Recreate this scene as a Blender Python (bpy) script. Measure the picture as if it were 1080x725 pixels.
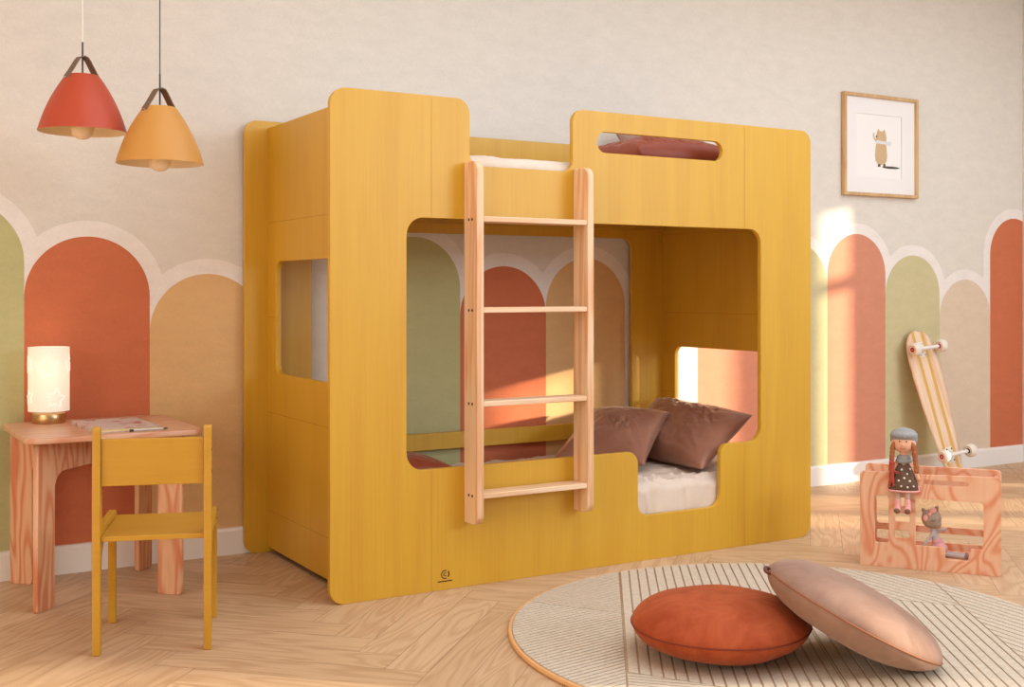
import bpy, bmesh, math, random
from mathutils import Vector, Matrix, noise
random.seed(7)
for o in list(bpy.data.objects): bpy.data.objects.remove(o)
S = bpy.context.scene
COL = S.collection
PI = math.pi

# ------------------------------------------------------------------ camera
YAW = math.radians(30.779)
cam = bpy.data.cameras.new('camera'); camo = bpy.data.objects.new('camera', cam); COL.objects.link(camo)
camo.location = (0, -4.336, 0.99); camo.rotation_euler = (PI/2, 0, -YAW)
cam.sensor_width = 36; cam.lens = 1240.7/1080*36
cam.shift_y = -(362.5-306.4)/1080
cam.clip_start = 0.05
S.camera = camo

# ------------------------------------------------------------------ light
S.view_settings.view_transform = 'Standard'; S.view_settings.look = 'None'
S.view_settings.gamma = 1.0; S.view_settings.use_curve_mapping = False
S.view_settings.exposure = 0.0
w = bpy.data.worlds.new('daylight'); S.world = w; w.use_nodes = True
bg = w.node_tree.nodes['Background']
bg.inputs[0].default_value = (0.80, 0.95, 1.14, 1); bg.inputs[1].default_value = 0.34

def area(name, loc, target, sx, sy, power, col):
    l = bpy.data.lights.new(name, 'AREA'); l.shape = 'RECTANGLE'; l.size = sx; l.size_y = sy
    l.energy = power; l.color = col
    o = bpy.data.objects.new(name, l); COL.objects.link(o)
    o.location = loc
    o.rotation_euler = (Vector(target)-Vector(loc)).to_track_quat('-Z', 'Y').to_euler()
    return o
sun = bpy.data.lights.new('sun', 'SUN'); sun.energy = 9.3; sun.angle = math.radians(2.2); sun.color = (1.0, 0.87, 0.64)
suno = bpy.data.objects.new('sun', sun); COL.objects.link(suno)
suno.rotation_euler = Vector((-1, 0.69, -0.2)).to_track_quat('-Z', 'Y').to_euler()
suno.location = (9, -5, 3)
area('front_window_light', (5.2, -6.2, 2.15), (2.6, 0, 1.0), 2.6, 1.1, 100, (0.80, 0.96, 1.13))
area('ceiling_fill', (3.2, -2.5, 2.68), (3.2, -2.5, 0), 5.2, 3.2, 86, (0.81, 0.965, 1.12))  # added soft fill from above, not a lamp of the room
area('left_fill', (-2.4, -2.3, 1.9), (1.5, -.6, 1.4), 2.0, 1.2, 34, (0.95, 0.96, 1.0))  # added fill to lift the left side; the left wall has no window

# ------------------------------------------------------------------ materials
def lin(c): return tuple(((v/255)/12.92 if v/255 <= .04045 else ((v/255+.055)/1.055)**2.4) for v in c)
def newmat(name, col, rough=.6, metal=0, spec=.5, sheen=0, emis=None, estr=0):
    m = bpy.data.materials.new(name); m.use_nodes = True
    b = m.node_tree.nodes['Principled BSDF']
    b.inputs['Base Color'].default_value = (*lin(col), 1)
    b.inputs['Roughness'].default_value = rough; b.inputs['Metallic'].default_value = metal
    b.inputs['Specular IOR Level'].default_value = spec
    if sheen: b.inputs['Sheen Weight'].default_value = sheen; b.inputs['Sheen Roughness'].default_value = .35
    if emis: b.inputs['Emission Color'].default_value = (*lin(emis), 1); b.inputs['Emission Strength'].default_value = estr
    m['b'] = 1
    return m
class NT:
    def __init__(s, m): s.t = m.node_tree; s.b = s.t.nodes['Principled BSDF']
    def n(s, kind, **kw):
        x = s.t.nodes.new(kind)
        for k, v in kw.items():
            if k.startswith('i_'): x.inputs[k[2:].replace('_', ' ')].default_value = v
            else: setattr(x, k, v)
        return x
    def l(s, a, b): s.t.links.new(a, b)
    def math(s, op, a, b=None, c=None):
        x = s.n('ShaderNodeMath', operation=op)
        for i, v in enumerate((a, b, c)):
            if v is None: continue
            if isinstance(v, (int, float)): x.inputs[i].default_value = v
            else: s.l(v, x.inputs[i])
        return x.outputs[0]
    def coords(s, scale, kind='Object', rot=(0,0,0)):
        tc = s.n('ShaderNodeTexCoord'); mp = s.n('ShaderNodeMapping')
        mp.inputs['Scale'].default_value = scale; mp.inputs['Rotation'].default_value = rot
        s.l(tc.outputs[kind], mp.inputs[0]); return mp.outputs[0]
    def noise(s, vec, scale=1, detail=2, rough=.5, dist=0):
        x = s.n('ShaderNodeTexNoise'); x.inputs['Scale'].default_value = scale; x.inputs['Detail'].default_value = detail
        x.inputs['Roughness'].default_value = rough; x.inputs['Distortion'].default_value = dist
        s.l(vec, x.inputs['Vector']); return x.outputs['Fac']
    def mix(s, f, a, b, mode='MIX'):
        x = s.n('ShaderNodeMix', data_type='RGBA', blend_type=mode)
        if isinstance(f, (int, float)): x.inputs[0].default_value = f
        else: s.l(f, x.inputs[0])
        for i, v in ((6, a), (7, b)):
            if isinstance(v, tuple): x.inputs[i].default_value = (*v[:3], 1)
            else: s.l(v, x.inputs[i])
        return x.outputs[2]
    def rng(s, v, a, b, c=0, d=1):
        x = s.n('ShaderNodeMapRange'); s.l(v, x.inputs[0])
        for i, q in zip((1,2,3,4), (a,b,c,d)): x.inputs[i].default_value = q
        return x.outputs[0]
    def color(s, c): s.l(c, s.b.inputs['Base Color'])
    def bump(s, h, strength=.2, dist=.002):
        x = s.n('ShaderNodeBump'); x.inputs['Strength'].default_value = strength; x.inputs['Distance'].default_value = dist
        s.l(h, x.inputs['Height']); s.l(x.outputs[0], s.b.inputs['Normal'])
def wood(name, c1, c2, scale, freq, fine=(60,60,3), fstr=.25, sharp=2.0, rough=.5, dist=.3, detail=1.5):
    """contour figure of sawn or peeled wood: rings of a stretched noise field plus fine fibre streaks"""
    m = newmat(name, c1, rough); t = NT(m)
    f = t.noise(t.coords(scale), 1, detail, .45, dist)
    s_ = t.math('SINE', t.math('MULTIPLY', f, freq))
    r = t.math('POWER', t.rng(s_, -1, 1), sharp)
    g = t.rng(t.noise(t.coords(fine), 1, 3), .3, .7)
    fac = t.math('MULTIPLY_ADD', g, fstr, t.math('MULTIPLY', r, 1-fstr))
    t.color(t.mix(fac, lin(c1), lin(c2))); t.bump(g, .08, .001)
    return m
def fabric(name, c1, c2, nscale=14, rough=.8, sheen=0, bump=.25, wscale=900):
    m = newmat(name, c1, rough, sheen=sheen); t = NT(m)
    f = t.rng(t.noise(t.coords((1,1,1)), nscale, 4, .6), .3, .7)
    t.color(t.mix(f, lin(c1), lin(c2)))
    t.bump(t.noise(t.coords((1,1,1)), wscale, 1), bump, .0008)
    return m
M = {}
def paint(name, col, amt=.035):
    m = newmat(name, col, .92, spec=.15); t = NT(m)
    n1 = t.noise(t.coords((1,1,2.2)), 9, 5, .65)
    n2 = t.noise(t.coords((60,60,300)), 1, 2)
    n3 = t.noise(t.coords((300,60,60)), 1, 2)
    f = t.rng(n1, .3, .7); c = lin(col)
    a = tuple(v*(1-amt*1.6) for v in c); b = tuple(min(1, v*(1+amt)) for v in c)
    h = t.math('ADD', n2, n3)
    col1 = t.mix(f, a, b)
    col2 = t.mix(t.rng(h, .75, 1.25, 0, 1), tuple(v*.93 for v in (1,1,1)), (1.0,1.0,1.0))
    t.color(t.mix(1.0, col1, col2, 'MULTIPLY')); t.bump(h, .25, .002)
    return m
M['wall'] = paint('wall_plaster', (229, 220, 208))
M['border'] = paint('mural_border_white', (243, 234, 226))
M['pale'] = paint('mural_pale_cream', (236, 224, 208))
M['red'] = paint('mural_terracotta', (208, 118, 82))
M['red_pale'] = paint('mural_terracotta_pale', (216, 146, 118))  # paler version of the mural red, on arches right of the bed
M['green_pale'] = paint('mural_sage_pale', (208, 196, 152))  # paler version of the mural green, on arches right of the bed
M['green'] = paint('mural_sage', (196, 188, 136))
M['ochre'] = paint('mural_apricot', (226, 182, 128))
M['beige'] = paint('mural_sand', (226, 203, 178))
M['white'] = newmat('white_gloss_paint', (240, 232, 224), .5)
M['ceiling'] = newmat('ceiling_white', (238, 232, 224), .9)
M['glass'] = newmat('glass', (255,255,255), .02)
M['glass'].node_tree.nodes['Principled BSDF'].inputs['Transmission Weight'].default_value = 1

# floor planks: colour per plank from a face attribute, grain along the plank from UVs
def floor_mat():
    m = newmat('oak_herringbone', (214, 178, 132), .42, spec=.35); t = NT(m)
    uv = t.n('ShaderNodeUVMap'); at = t.n('ShaderNodeAttribute', attribute_name='tone')
    mp = t.n('ShaderNodeMapping'); mp.inputs['Scale'].default_value = (1.1, 7, 1); t.l(uv.outputs[0], mp.inputs[0])
    f = t.noise(mp.outputs[0], 1.4, 1.5, .4, .35)
    s_ = t.rng(t.math('SINE', t.math('MULTIPLY', f, 60)), -1, 1)
    mp2 = t.n('ShaderNodeMapping'); mp2.inputs['Scale'].default_value = (5, 160, 1); t.l(uv.outputs[0], mp2.inputs[0])
    g = t.rng(t.noise(mp2.outputs[0], 1, 3), .25, .75)
    fac = t.math('MULTIPLY_ADD', g, .4, t.math('MULTIPLY', t.math('POWER', s_, 1.6), .5))
    c = t.mix(fac, lin((212, 180, 144)), lin((184, 146, 110)))
    tone = t.rng(at.outputs['Fac'], 0, 1, 0, 1)
    tint = t.mix(tone, (1.04,1.04,1.05), (.92,.89,.86))
    t.color(t.mix(1.0, c, tint, 'MULTIPLY'))
    t.l(t.rng(g, 0, 1, .38, .5), t.b.inputs['Roughness'])
    return m
M['floor'] = floor_mat()
M['gap'] = newmat('plank_gap', (120, 80, 50), .9)

YEL = (213, 164, 46)
M['yellow'] = wood('yellow_stained_birch', YEL, (205, 152, 37), (6,6,.7), 22, (120,120,3), .55, 1.5, .42)
M['yellow_h'] = wood('yellow_lacquered_wood', (200, 148, 44), (190, 138, 36), (6,6,6), 10, (3,120,120), .4, 1.2, .4)
M['seam'] = newmat('panel_seam', (176, 122, 36), .8)
M['pine'] = wood('ladder_pine', (240, 205, 166), (222, 158, 108), (26,26,1.6), 20, (220,220,4), .35, 2.2, .5)
M['pine_x'] = wood('rung_pine', (243, 214, 180), (228, 178, 132), (1.4,26,26), 16, (4,220,220), .35, 2.4, .5)
M['dowel'] = newmat('ladder_screw', (92, 52, 28), .6)
M['ply'] = wood('peeled_fir_ply', (236, 186, 150), (222, 138, 96), (6.5,6.5,3.8), 62, (90,90,6), .2, 1.8, .55, .7, 1.0)
M['ply_desk'] = wood('desk_fir_ply', (226, 176, 134), (204, 118, 76), (11,11,1.7), 58, (160,160,5), .25, 1.6, .5)
M['ply_top'] = wood('desk_top_fir', (220, 174, 142), (202, 136, 100), (2,16,9), 30, (5,160,90), .3, 1.8, .35)
M['sheet'] = fabric('cream_cotton', (228, 208, 190), (220, 198, 178), 8, .75)
M['satin_brown'] = fabric('brown_satin', (166, 116, 94), (152, 102, 82), 6, .30, .15, .03)
M['rust_cotton'] = fabric('rust_satin', (160, 72, 42), (144, 60, 34), 6, .5, .25, .05)
M['mauve_cotton'] = fabric('mauve_cotton', (172, 138, 124), (158, 122, 108), 6, .7)
def velvet(name, c1, c2, sh):
    m = newmat(name, c1, .8, spec=.15, sheen=.3); t = NT(m)
    f = t.rng(t.noise(t.coords((1,1,1)), 9, 6, .7, .6), .35, .68)
    t.color(t.mix(f, lin(c1), lin(c2)))
    t.b.inputs['Sheen Tint'].default_value = (*lin(sh), 1)
    t.bump(t.noise(t.coords((1,1,1)), 500, 2), .2, .001)
    return m
M['velvet_rust'] = velvet('rust_velvet', (180, 88, 52), (150, 62, 32), (240, 170, 130))
M['velvet_blush'] = velvet('blush_velvet', (164, 130, 113), (146, 112, 95), (255, 225, 205))
M['pipe_rust'] = newmat('rust_piping', (120, 42, 16), .8)
M['pipe_blush'] = newmat('blush_piping', (150, 92, 62), .8)
M['leather'] = newmat('brown_leather', (118, 92, 72), .6)
M['leather_dark'] = newmat('dark_leather_loop', (96, 48, 32), .55)
M['brass'] = newmat('brushed_brass', (205, 170, 120), .32, 1)
M['steel'] = newmat('steel_rivet', (200, 190, 176), .3, 1)
M['dark'] = newmat('dark_cable', (70, 62, 54), .6)
M['cord_white'] = newmat('white_textile_cable', (244, 238, 230), .8)
M['shade_red'] = newmat('terracotta_lacquer', (188, 72, 42), .5)
M['shade_yel'] = newmat('mustard_lacquer', (206, 146, 68), .5)
M['shade_in'] = newmat('shade_inner_cream', (248, 226, 190), .6)
M['bulb'] = newmat('frosted_bulb', (250, 222, 186), .4)
M['rug'] = fabric('woven_wool', (212, 196, 176), (196, 178, 156), 60, .95, 0, .6, 700)
M['rug_base'] = fabric('rug_backing', (186, 158, 128), (172, 144, 114), 60, .95, 0, .4, 500)
M['rug_edge'] = newmat('rug_binding', (222, 168, 112), .9)
M['oak'] = wood('oak_frame', (216, 178, 128), (196, 152, 100), (20,20,4), 14, (160,160,6), .4)
M['paper'] = newmat('mat_board', (242, 236, 232), .9)
M['print'] = newmat('print_paper', (246, 240, 235), .9)

# ------------------------------------------------------------------ object helpers
def link(o, parent=None):
    COL.objects.link(o)
    if parent: o.parent = parent
    return o
def meta(o, label=None, cat=None, group=None, kind=None):
    if label: o['label'] = label
    if cat: o['category'] = cat
    if group: o['group'] = group
    if kind: o['kind'] = kind
    return o
def thing(name, label, cat, loc=(0,0,0), rotz=0, group=None):
    o = bpy.data.objects.new(name, None); o.empty_display_size = .1
    o.location = loc; o.rotation_euler = (0, 0, rotz)
    link(o); return meta(o, label, cat, group)
def from_bm(name, bm, mats, parent=None, smooth=False, loc=None, angle=None):
    me = bpy.data.meshes.new(name)
    bmesh.ops.recalc_face_normals(bm, faces=bm.faces)
    bm.to_mesh(me); bm.free()
    for m in (mats if isinstance(mats, (list, tuple)) else [mats]): me.materials.append(m)
    if smooth:
        for p in me.polygons: p.use_smooth = True
    o = bpy.data.objects.new(name, me)
    if loc: o.location = loc
    link(o, parent)
    if smooth and angle:
        me.set_sharp_from_angle(angle=math.radians(angle))
    return o
def rpoly(pts, seg=8):
    """pts: (x, y, r) -> outline with rounded corners"""
    out = []; n = len(pts)
    for i, (x, y, r) in enumerate(pts):
        p = Vector((x, y)); a = Vector(pts[i-1][:2]); b = Vector(pts[(i+1) % n][:2])
        if r <= 0: out.append((x, y)); continue
        d1 = (a-p).normalized(); d2 = (b-p).normalized()
        ang = d1.angle(d2); t = r/math.tan(ang/2)
        c = p + (d1+d2).normalized()*(r/math.sin(ang/2))
        s = p+d1*t; e = p+d2*t
        a0 = math.atan2(s.y-c.y, s.x-c.x); a1 = math.atan2(e.y-c.y, e.x-c.x)
        da = (a1-a0+PI) % (2*PI)-PI
        for k in range(seg+1):
            q = a0+da*k/seg; out.append((c.x+r*math.cos(q), c.y+r*math.sin(q)))
    return out
def rect(x0, y0, x1, y1, r=0): return [(x0,y0,r),(x1,y0,r),(x1,y1,r),(x0,y1,r)]
def panel(name, outer, holes, t, mat, parent, mtx, bev=.0012, seg=8):
    """flat board cut from a rounded outline with holes; local (a, b, c) mapped by mtx; c is the thickness, centred"""
    cu = bpy.data.curves.new(name, 'CURVE'); cu.dimensions = '2D'; cu.fill_mode = 'BOTH'
    cu.extrude = t/2-bev; cu.bevel_depth = bev; cu.bevel_resolution = 1; cu.offset = -bev
    for loop in [outer]+list(holes):
        pts = rpoly(loop, seg); sp = cu.splines.new('POLY'); sp.points.add(len(pts)-1); sp.use_cyclic_u = True
        for q, (x, y) in zip(sp.points, pts): q.co = (x, y, 0, 1)
    tmp = bpy.data.objects.new('tmp', cu); COL.objects.link(tmp)
    dg = bpy.context.evaluated_depsgraph_get(); dg.update()
    me = bpy.data.meshes.new_from_object(tmp.evaluated_get(dg)); bpy.data.objects.remove(tmp)
    me.transform(mtx)
    if mtx.determinant() < 0: me.flip_normals()
    me.name = name; me.materials.clear(); me.materials.append(mat)
    for p in me.polygons: p.material_index = 0
    o = bpy.data.objects.new(name, me); link(o, parent); return o
def MXZ(y): return Matrix(((1,0,0,0),(0,0,-1,y),(0,1,0,0),(0,0,0,1)))     # a->x, b->z, plane at y
def MYZ(x): return Matrix(((0,0,1,x),(1,0,0,0),(0,1,0,0),(0,0,0,1)))      # a->y, b->z, plane at x
def MXY(z): return Matrix.Translation((0,0,z))
def bbox(bm, x0, x1, y0, y1, z0, z1, bev=0, seg=2):
    vs = [bm.verts.new((x, y, z)) for x in (x0,x1) for y in (y0,y1) for z in (z0,z1)]
    fs = [bm.faces.new([vs[i] for i in q]) for q in ((0,1,3,2),(4,6,7,5),(0,4,5,1),(2,3,7,6),(0,2,6,4),(1,5,7,3))]
    if bev:
        es = list({e for f in fs for e in f.edges}); bmesh.ops.bevel(bm, geom=es, offset=bev, segments=seg, affect='EDGES', profile=.5)
def box(name, x0, x1, y0, y1, z0, z1, mat, parent=None, bev=.002, seg=2):
    bm = bmesh.new(); bbox(bm, x0, x1, y0, y1, z0, z1, bev, seg); return from_bm(name, bm, mat, parent)
def lathe(name, prof, mat, parent=None, n=40, mtx=None, cap=True, smooth=True, angle=40):
    bm = bmesh.new(); rings = []
    for r, z in prof:
        rings.append([bm.verts.new((r*math.cos(2*PI*k/n), r*math.sin(2*PI*k/n), z)) for k in range(n)] if r > 1e-6 else [bm.verts.new((0,0,z))])
    for a, b in zip(rings, rings[1:]):
        for k in range(n):
            k2 = (k+1) % n
            if len(a) == 1 and len(b) == 1: continue
            if len(a) == 1: bm.faces.new((a[0], b[k], b[k2]))
            elif len(b) == 1: bm.faces.new((a[k], a[k2], b[0]))
            else: bm.faces.new((a[k], a[k2], b[k2], b[k]))
    if cap:
        for r_ in (rings[0], rings[-1]):
            if len(r_) > 1: bm.faces.new(r_)
    if mtx: bmesh.ops.transform(bm, matrix=mtx, verts=bm.verts)
    return from_bm(name, bm, mat, parent, smooth, angle=angle)
def cyl(name, p, q, r, mat, parent=None, n=20, r2=None):
    p = Vector(p); q = Vector(q); L = (q-p).length
    mtx = Matrix.Translation(p) @ (q-p).to_track_quat('Z', 'Y').to_matrix().to_4x4()
    r2 = r if r2 is None else r2
    return lathe(name, [(r,0),(r2,L)], mat, parent, n, mtx)
def disc(name, mtx, r, d, mat, parent, n=16):
    bm = bmesh.new(); bmesh.ops.create_cone(bm, cap_ends=True, segments=n, radius1=r, radius2=r, depth=d, matrix=mtx)
    return from_bm(name, bm, mat, parent)
def tube(name, pts, r, mat, parent=None, n=8, cyclic=False):
    cu = bpy.data.curves.new(name, 'CURVE'); cu.dimensions = '3D'; cu.bevel_depth = r; cu.bevel_resolution = n//4; cu.use_fill_caps = True
    sp = cu.splines.new('POLY'); sp.points.add(len(pts)-1); sp.use_cyclic_u = cyclic
    for q, p in zip(sp.points, pts): q.co = (*p, 1)
    tmp = bpy.data.objects.new('tmp', cu); COL.objects.link(tmp)
    dg = bpy.context.evaluated_depsgraph_get(); dg.update()
    me = bpy.data.meshes.new_from_object(tmp.evaluated_get(dg)); bpy.data.objects.remove(tmp)
    me.name = name; me.materials.clear(); me.materials.append(mat)
    for p in me.polygons: p.use_smooth = True; p.material_index = 0
    o = bpy.data.objects.new(name, me); return link(o, parent)

# ------------------------------------------------------------------ room
X0, X1, YF, ZC = -2.6, 6.02, -7.2, 2.72
W, n = .12, 6
bm = bmesh.new(); uvl = bm.loops.layers.uv.new('UVMap'); tone = bm.faces.layers.float.new('tone')
R45 = Matrix.Rotation(PI/4, 2)
def plank(u0, v0, lu, lv):
    c = R45 @ Vector((u0+lu/2, v0+lv/2))*W
    ox, oy = c.x+1.372, c.y-.08
    if not (X0-.7 < ox < X1+.4 and YF-.4 < oy < .5): return
    g = .004; along_u = lu > lv
    cs = [(u0+g,v0+g),(u0+lu-g,v0+g),(u0+lu-g,v0+lv-g),(u0+g,v0+lv-g)]
    vs = []
    for a, b in cs:
        p = R45 @ Vector((a, b))*W; vs.append(bm.verts.new((p.x+1.372, p.y-.08, 0)))
    f = bm.faces.new(vs); f[tone] = random.random()
    ru, rv = random.uniform(0, 50), random.uniform(0, 50); fl = random.choice((-1, 1))
    for lp, (a, b) in zip(f.loops, cs):
        s_, t_ = ((a-u0), (b-v0)) if along_u else ((b-v0), (a-u0))
        lp[uvl].uv = (fl*s_*W+ru, t_*W+rv)
for i in range(-80, 80):
    for j in range(-12, 12):
        plank(i+2*n*j, i, n, 1); plank(i+n+2*n*j, i-n+1, 1, n)
for pco, pno in (((X1,0,0),(1,0,0)), ((X0,0,0),(-1,0,0)), ((0,0,0),(0,1,0)), ((0,YF,0),(0,-1,0))):
    bmesh.ops.bisect_plane(bm, geom=bm.verts[:]+bm.edges[:]+bm.faces[:], plane_co=pco, plane_no=pno, clear_outer=True)
vs = [bm.verts.new(p) for p in ((X0,YF,-.0015),(X1,YF,-.0015),(X1,0,-.0015),(X0,0,-.0015))]
f = bm.faces.new(vs); f.material_index = 1
vs2 = [bm.verts.new((v.co.x, v.co.y, -.06)) for v in vs]
fb = bm.faces.new(vs2[::-1]); fb.material_index = 1
for k in range(4):
    q = bm.faces.new((vs[k], vs2[k], vs2[(k+1)%4], vs[(k+1)%4])); q.material_index = 1
for f in bm.faces:
    if f.normal.z < 0 and all(abs(v.co.z) < 1e-5 for v in f.verts): f.normal_flip()
me = bpy.data.meshes.new('floor'); bm.to_mesh(me); bm.free(); me.materials.append(M['floor']); me.materials.append(M['gap'])
meta(link(bpy.data.objects.new('floor', me)), kind='structure')

# painted back wall: arches of the mural are part of the wall
AW = .4252; AX0 = .2035
arches = {}   # index -> (top z, colour)
cols = {-7:(1.15,'red'),-6:(1.25,'green'),-5:(1.1,'red'),-4:(1.2,'ochre'),-3:(1.05,'pale'),-2:(1.2,'red'),-1:(1.12,'ochre'),
        0:(1.30,'green'),1:(1.18,'red'),2:(1.051,'ochre'),3:(1.16,'pale'),4:(1.209,'green'),5:(1.093,'red'),6:(1.132,'ochre'),
        7:(1.02,'pale'),8:(1.12,'red_pale'),9:(1.225,'green_pale'),10:(1.283,'red_pale'),11:(1.178,'green_pale'),12:(1.05,'beige'),13:(1.402,'red')}
mats = ['wall','border','pale','red','green','ochre','beige','red_pale','green_pale']
bm = bmesh.new()
def wface(pts, y, mi):
    f = bm.faces.new([bm.verts.new((x, y, z)) for x, z in pts]); f.material_index = mi
    if f.normal.y > 0: f.normal_flip()
bm_pts = [(X0,-.06),(X1,-.06),(X1,ZC),(X0,ZC)]
wface(bm_pts, 0, 0)
f = bm.faces.new([bm.verts.new((x, .1, z)) for x, z in bm_pts]); f.material_index = 0
for i, (zt, c) in cols.items():
    xl = AX0+AW*i; xr = xl+AW; r = AW/2; cx = (xl+xr)/2
    if i == 13: xr_ = xr
    def arch(R, top, xa, xb, y, mi, K=48):
        pts = [(xa,0)]; zc_ = zt-r
        for k in range(K+1):
            a = PI-PI*k/K; x = cx+R*math.cos(a); z = zc_+R*math.sin(a)
            if x > X1: x = X1
            pts.append((x, z))
        pts.append((min(xb, X1),0)); wface(pts, y, mi)
    arch(r+.056, zt, cx-r-.056, cx+r+.056, -.0006-.00003*(i % 3), 1)
    arch(r, zt, xl, xr, -.0012-.00002*(i % 2), mats.index(c))
me = bpy.data.meshes.new('wall_back'); bm.to_mesh(me); bm.free()
for k in mats: me.materials.append(M[k])
meta(link(bpy.data.objects.new('wall_back', me)), kind='structure')

# right wall with two tall windows (low sun comes in through them)
wins = [(-1.19, -.97, .02, 1.74), (-2.0, -1.52, .02, 1.74), (-2.52, -2.12, .02, 1.74), (-6.4, -4.88, .02, 1.95)]
holes = [rect(a, c, b, d) for a, b, c, d in wins]
wr = panel('wall_right', rect(YF, -.06, 0, ZC), holes, .12, M['wall'], None, MYZ(X1+.06), bev=.0005)
meta(wr, kind='structure')
for k, (a, b, c, d) in enumerate(wins):
    e = .0
    wf = panel('window_%d' % (k+1), rect(a, c, b, d), [rect(a+.012, c+.03, b-.012, 1.29), rect(a+.012, 1.36, b-.012, d-.03)], .05, M['white'], None, MYZ(X1+.06), bev=.002)
    meta(wf, kind='structure')
wl = box('wall_left', X0-.1, X0, YF, .1, -.06, ZC, M['wall'], bev=0); meta(wl, kind='structure')
ce = box('ceiling', X0-.1, X1+.12, YF, .1, ZC, ZC+.1, M['ceiling'], bev=0); meta(ce, kind='structure')
bb = bmesh.new()
prof = [(0,0),(-.014,0),(-.014,.088),(-.010,.098),(0,.100)]
def sweep(bm, prof, x0, x1, place):
    a = [bm.verts.new(place(x0, p)) for p in prof]; b = [bm.verts.new(place(x1, p)) for p in prof]
    for k in range(len(prof)):
        k2 = (k+1) % len(prof); bm.faces.new((a[k], b[k], b[k2], a[k2]))
    bm.faces.new(a[::-1]); bm.faces.new(b)
sweep(bb, prof, X0, X1, lambda s, p: (s, p[0]-.0015, p[1]))
meta(from_bm('baseboard_back', bb, M['white']), kind='structure')
bb = bmesh.new(); sweep(bb, prof, -.99, -.016, lambda s, p: (X1+p[0]-.001, s, p[1]))
meta(from_bm('baseboard_right', bb, M['white']), kind='structure')

# ------------------------------------------------------------------ bunk bed
BX0, BX1, BH, FY = 1.394, 3.456, 1.63, -.883
bed = thing('bunk_bed', 'large yellow bunk bed with rounded cut-out front and pine ladder against the mural wall', 'bed', (BX0, FY, 0))
T0 = Matrix.Translation((-BX0, -FY, 0))
def bpanel(name, outer, holes, t, m, mtx, **k): return panel(name, outer, holes, t, m, bed, T0 @ mtx, **k)
TH = .02
front = bpanel('front_panel', [(BX0,0,.05),(BX1,0,.055),(BX1,BH,.05),(2.306,BH,.045),(2.306,1.408,.04),(1.892,1.408,.04),(1.892,BH,.05),(BX0,BH,.055)],
    [[(1.659,.402,.06),(2.592,.402,.045),(2.592,.165,.045),(2.984,.165,.05),(2.984,.402,.04),(3.189,.402,.055),(3.189,1.228,.055),(1.659,1.228,.06)],
     rect(2.411,1.483,2.994,1.558,.037)], TH, M['yellow'], MXZ(FY+TH/2))
back = bpanel('back_panel', rect(BX0, 0, BX1, BH, .05), [rect(1.66, .405, 3.192, 1.224, .05), rect(1.66, .13, 3.192, .337, .03)], .018, M['yellow'], MXZ(-.03))
SY0, SY1 = FY+TH, -.039
def seam(parent, x0, x1, y0, y1, z0, z1):
    o = box('seam', x0-BX0, x1-BX0, y0-FY, y1-FY, z0, z1, M['seam'], parent, bev=0)
    o['label'] = 'thin dark joint line'; return o
for x in (1.749, 3.104):
    for z0, z1 in ((.004, .398), (1.232, 1.622)): seam(front, x-.0007, x+.0007, FY-.0003, FY+.001, z0, z1)
for (xc, z0, z1, out) in ((1.495, .68, 1.097, -1), (3.376, .318, .736, -1)):
    sp = bpanel('side_panel', rect(SY0, .02, SY1, 1.604, 0), [rect(-.777, z0, -.128, z1, .04)], .02, M['yellow'], MYZ(xc))
    for zs in (1.245, .89, .53, .16):
        segs = [(SY0, SY1)] if not (z0 < zs < z1) else [(SY0, -.777), (-.128, SY1)]
        for a, b in segs:
            seam(sp, xc-.0103, xc-.0095, a+.001, b-.001, zs-.0007, zs+.0007)
SX0, SX1 = 1.506, 3.365
for nm, z in (('bed_base', .105), ('bed_base', 1.285)):
    bm = bmesh.new()
    for k in range(13):
        a = SX0+.012+k*(SX1-SX0-.024)/13; bbox(bm, a-BX0, a+.105-BX0, SY0+.03-FY, SY1-.03-FY, z-.006, z+.010, .001, 1)
    bbox(bm, SX0+.002-BX0, SX1-.002-BX0, SY0+.001-FY, SY0+.03-FY, z-.02, z+.012, .001, 1)
    bbox(bm, SX0+.002-BX0, SX1-.002-BX0, SY1-.03-FY, SY1-.001-FY, z-.02, z+.012, .001, 1)
    from_bm(nm, bm, M['yellow_h'], bed)
# ladder screwed to the front
LD = .091
for x in (1.87, 2.308):
    rail = panel('ladder_rail', [(0,.217,.006),(-LD,.217,.035),(-LD,1.417,.035),(0,1.417,.006)][::1], [], .026, M['pine'], bed, Matrix.Translation((0,0,0)) @ MYZ(x+.013-BX0), bev=.003)
    for z in (.312, .615, .924, 1.224):
        for dy in (-.035, -.058):
            disc('screw_cap', Matrix.Translation((x-BX0-.0002, dy, z)) @ Matrix.Rotation(PI/2, 4, 'Y'), .005, .002, M['dowel'], rail)
for z in (.304, .607, .916, 1.216):
    r_ = box('ladder_rung', 1.8962-BX0, 2.3078-BX0, -LD+.004, -.012, z, z+.018, M['pine_x'], bed, bev=.003)
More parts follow.
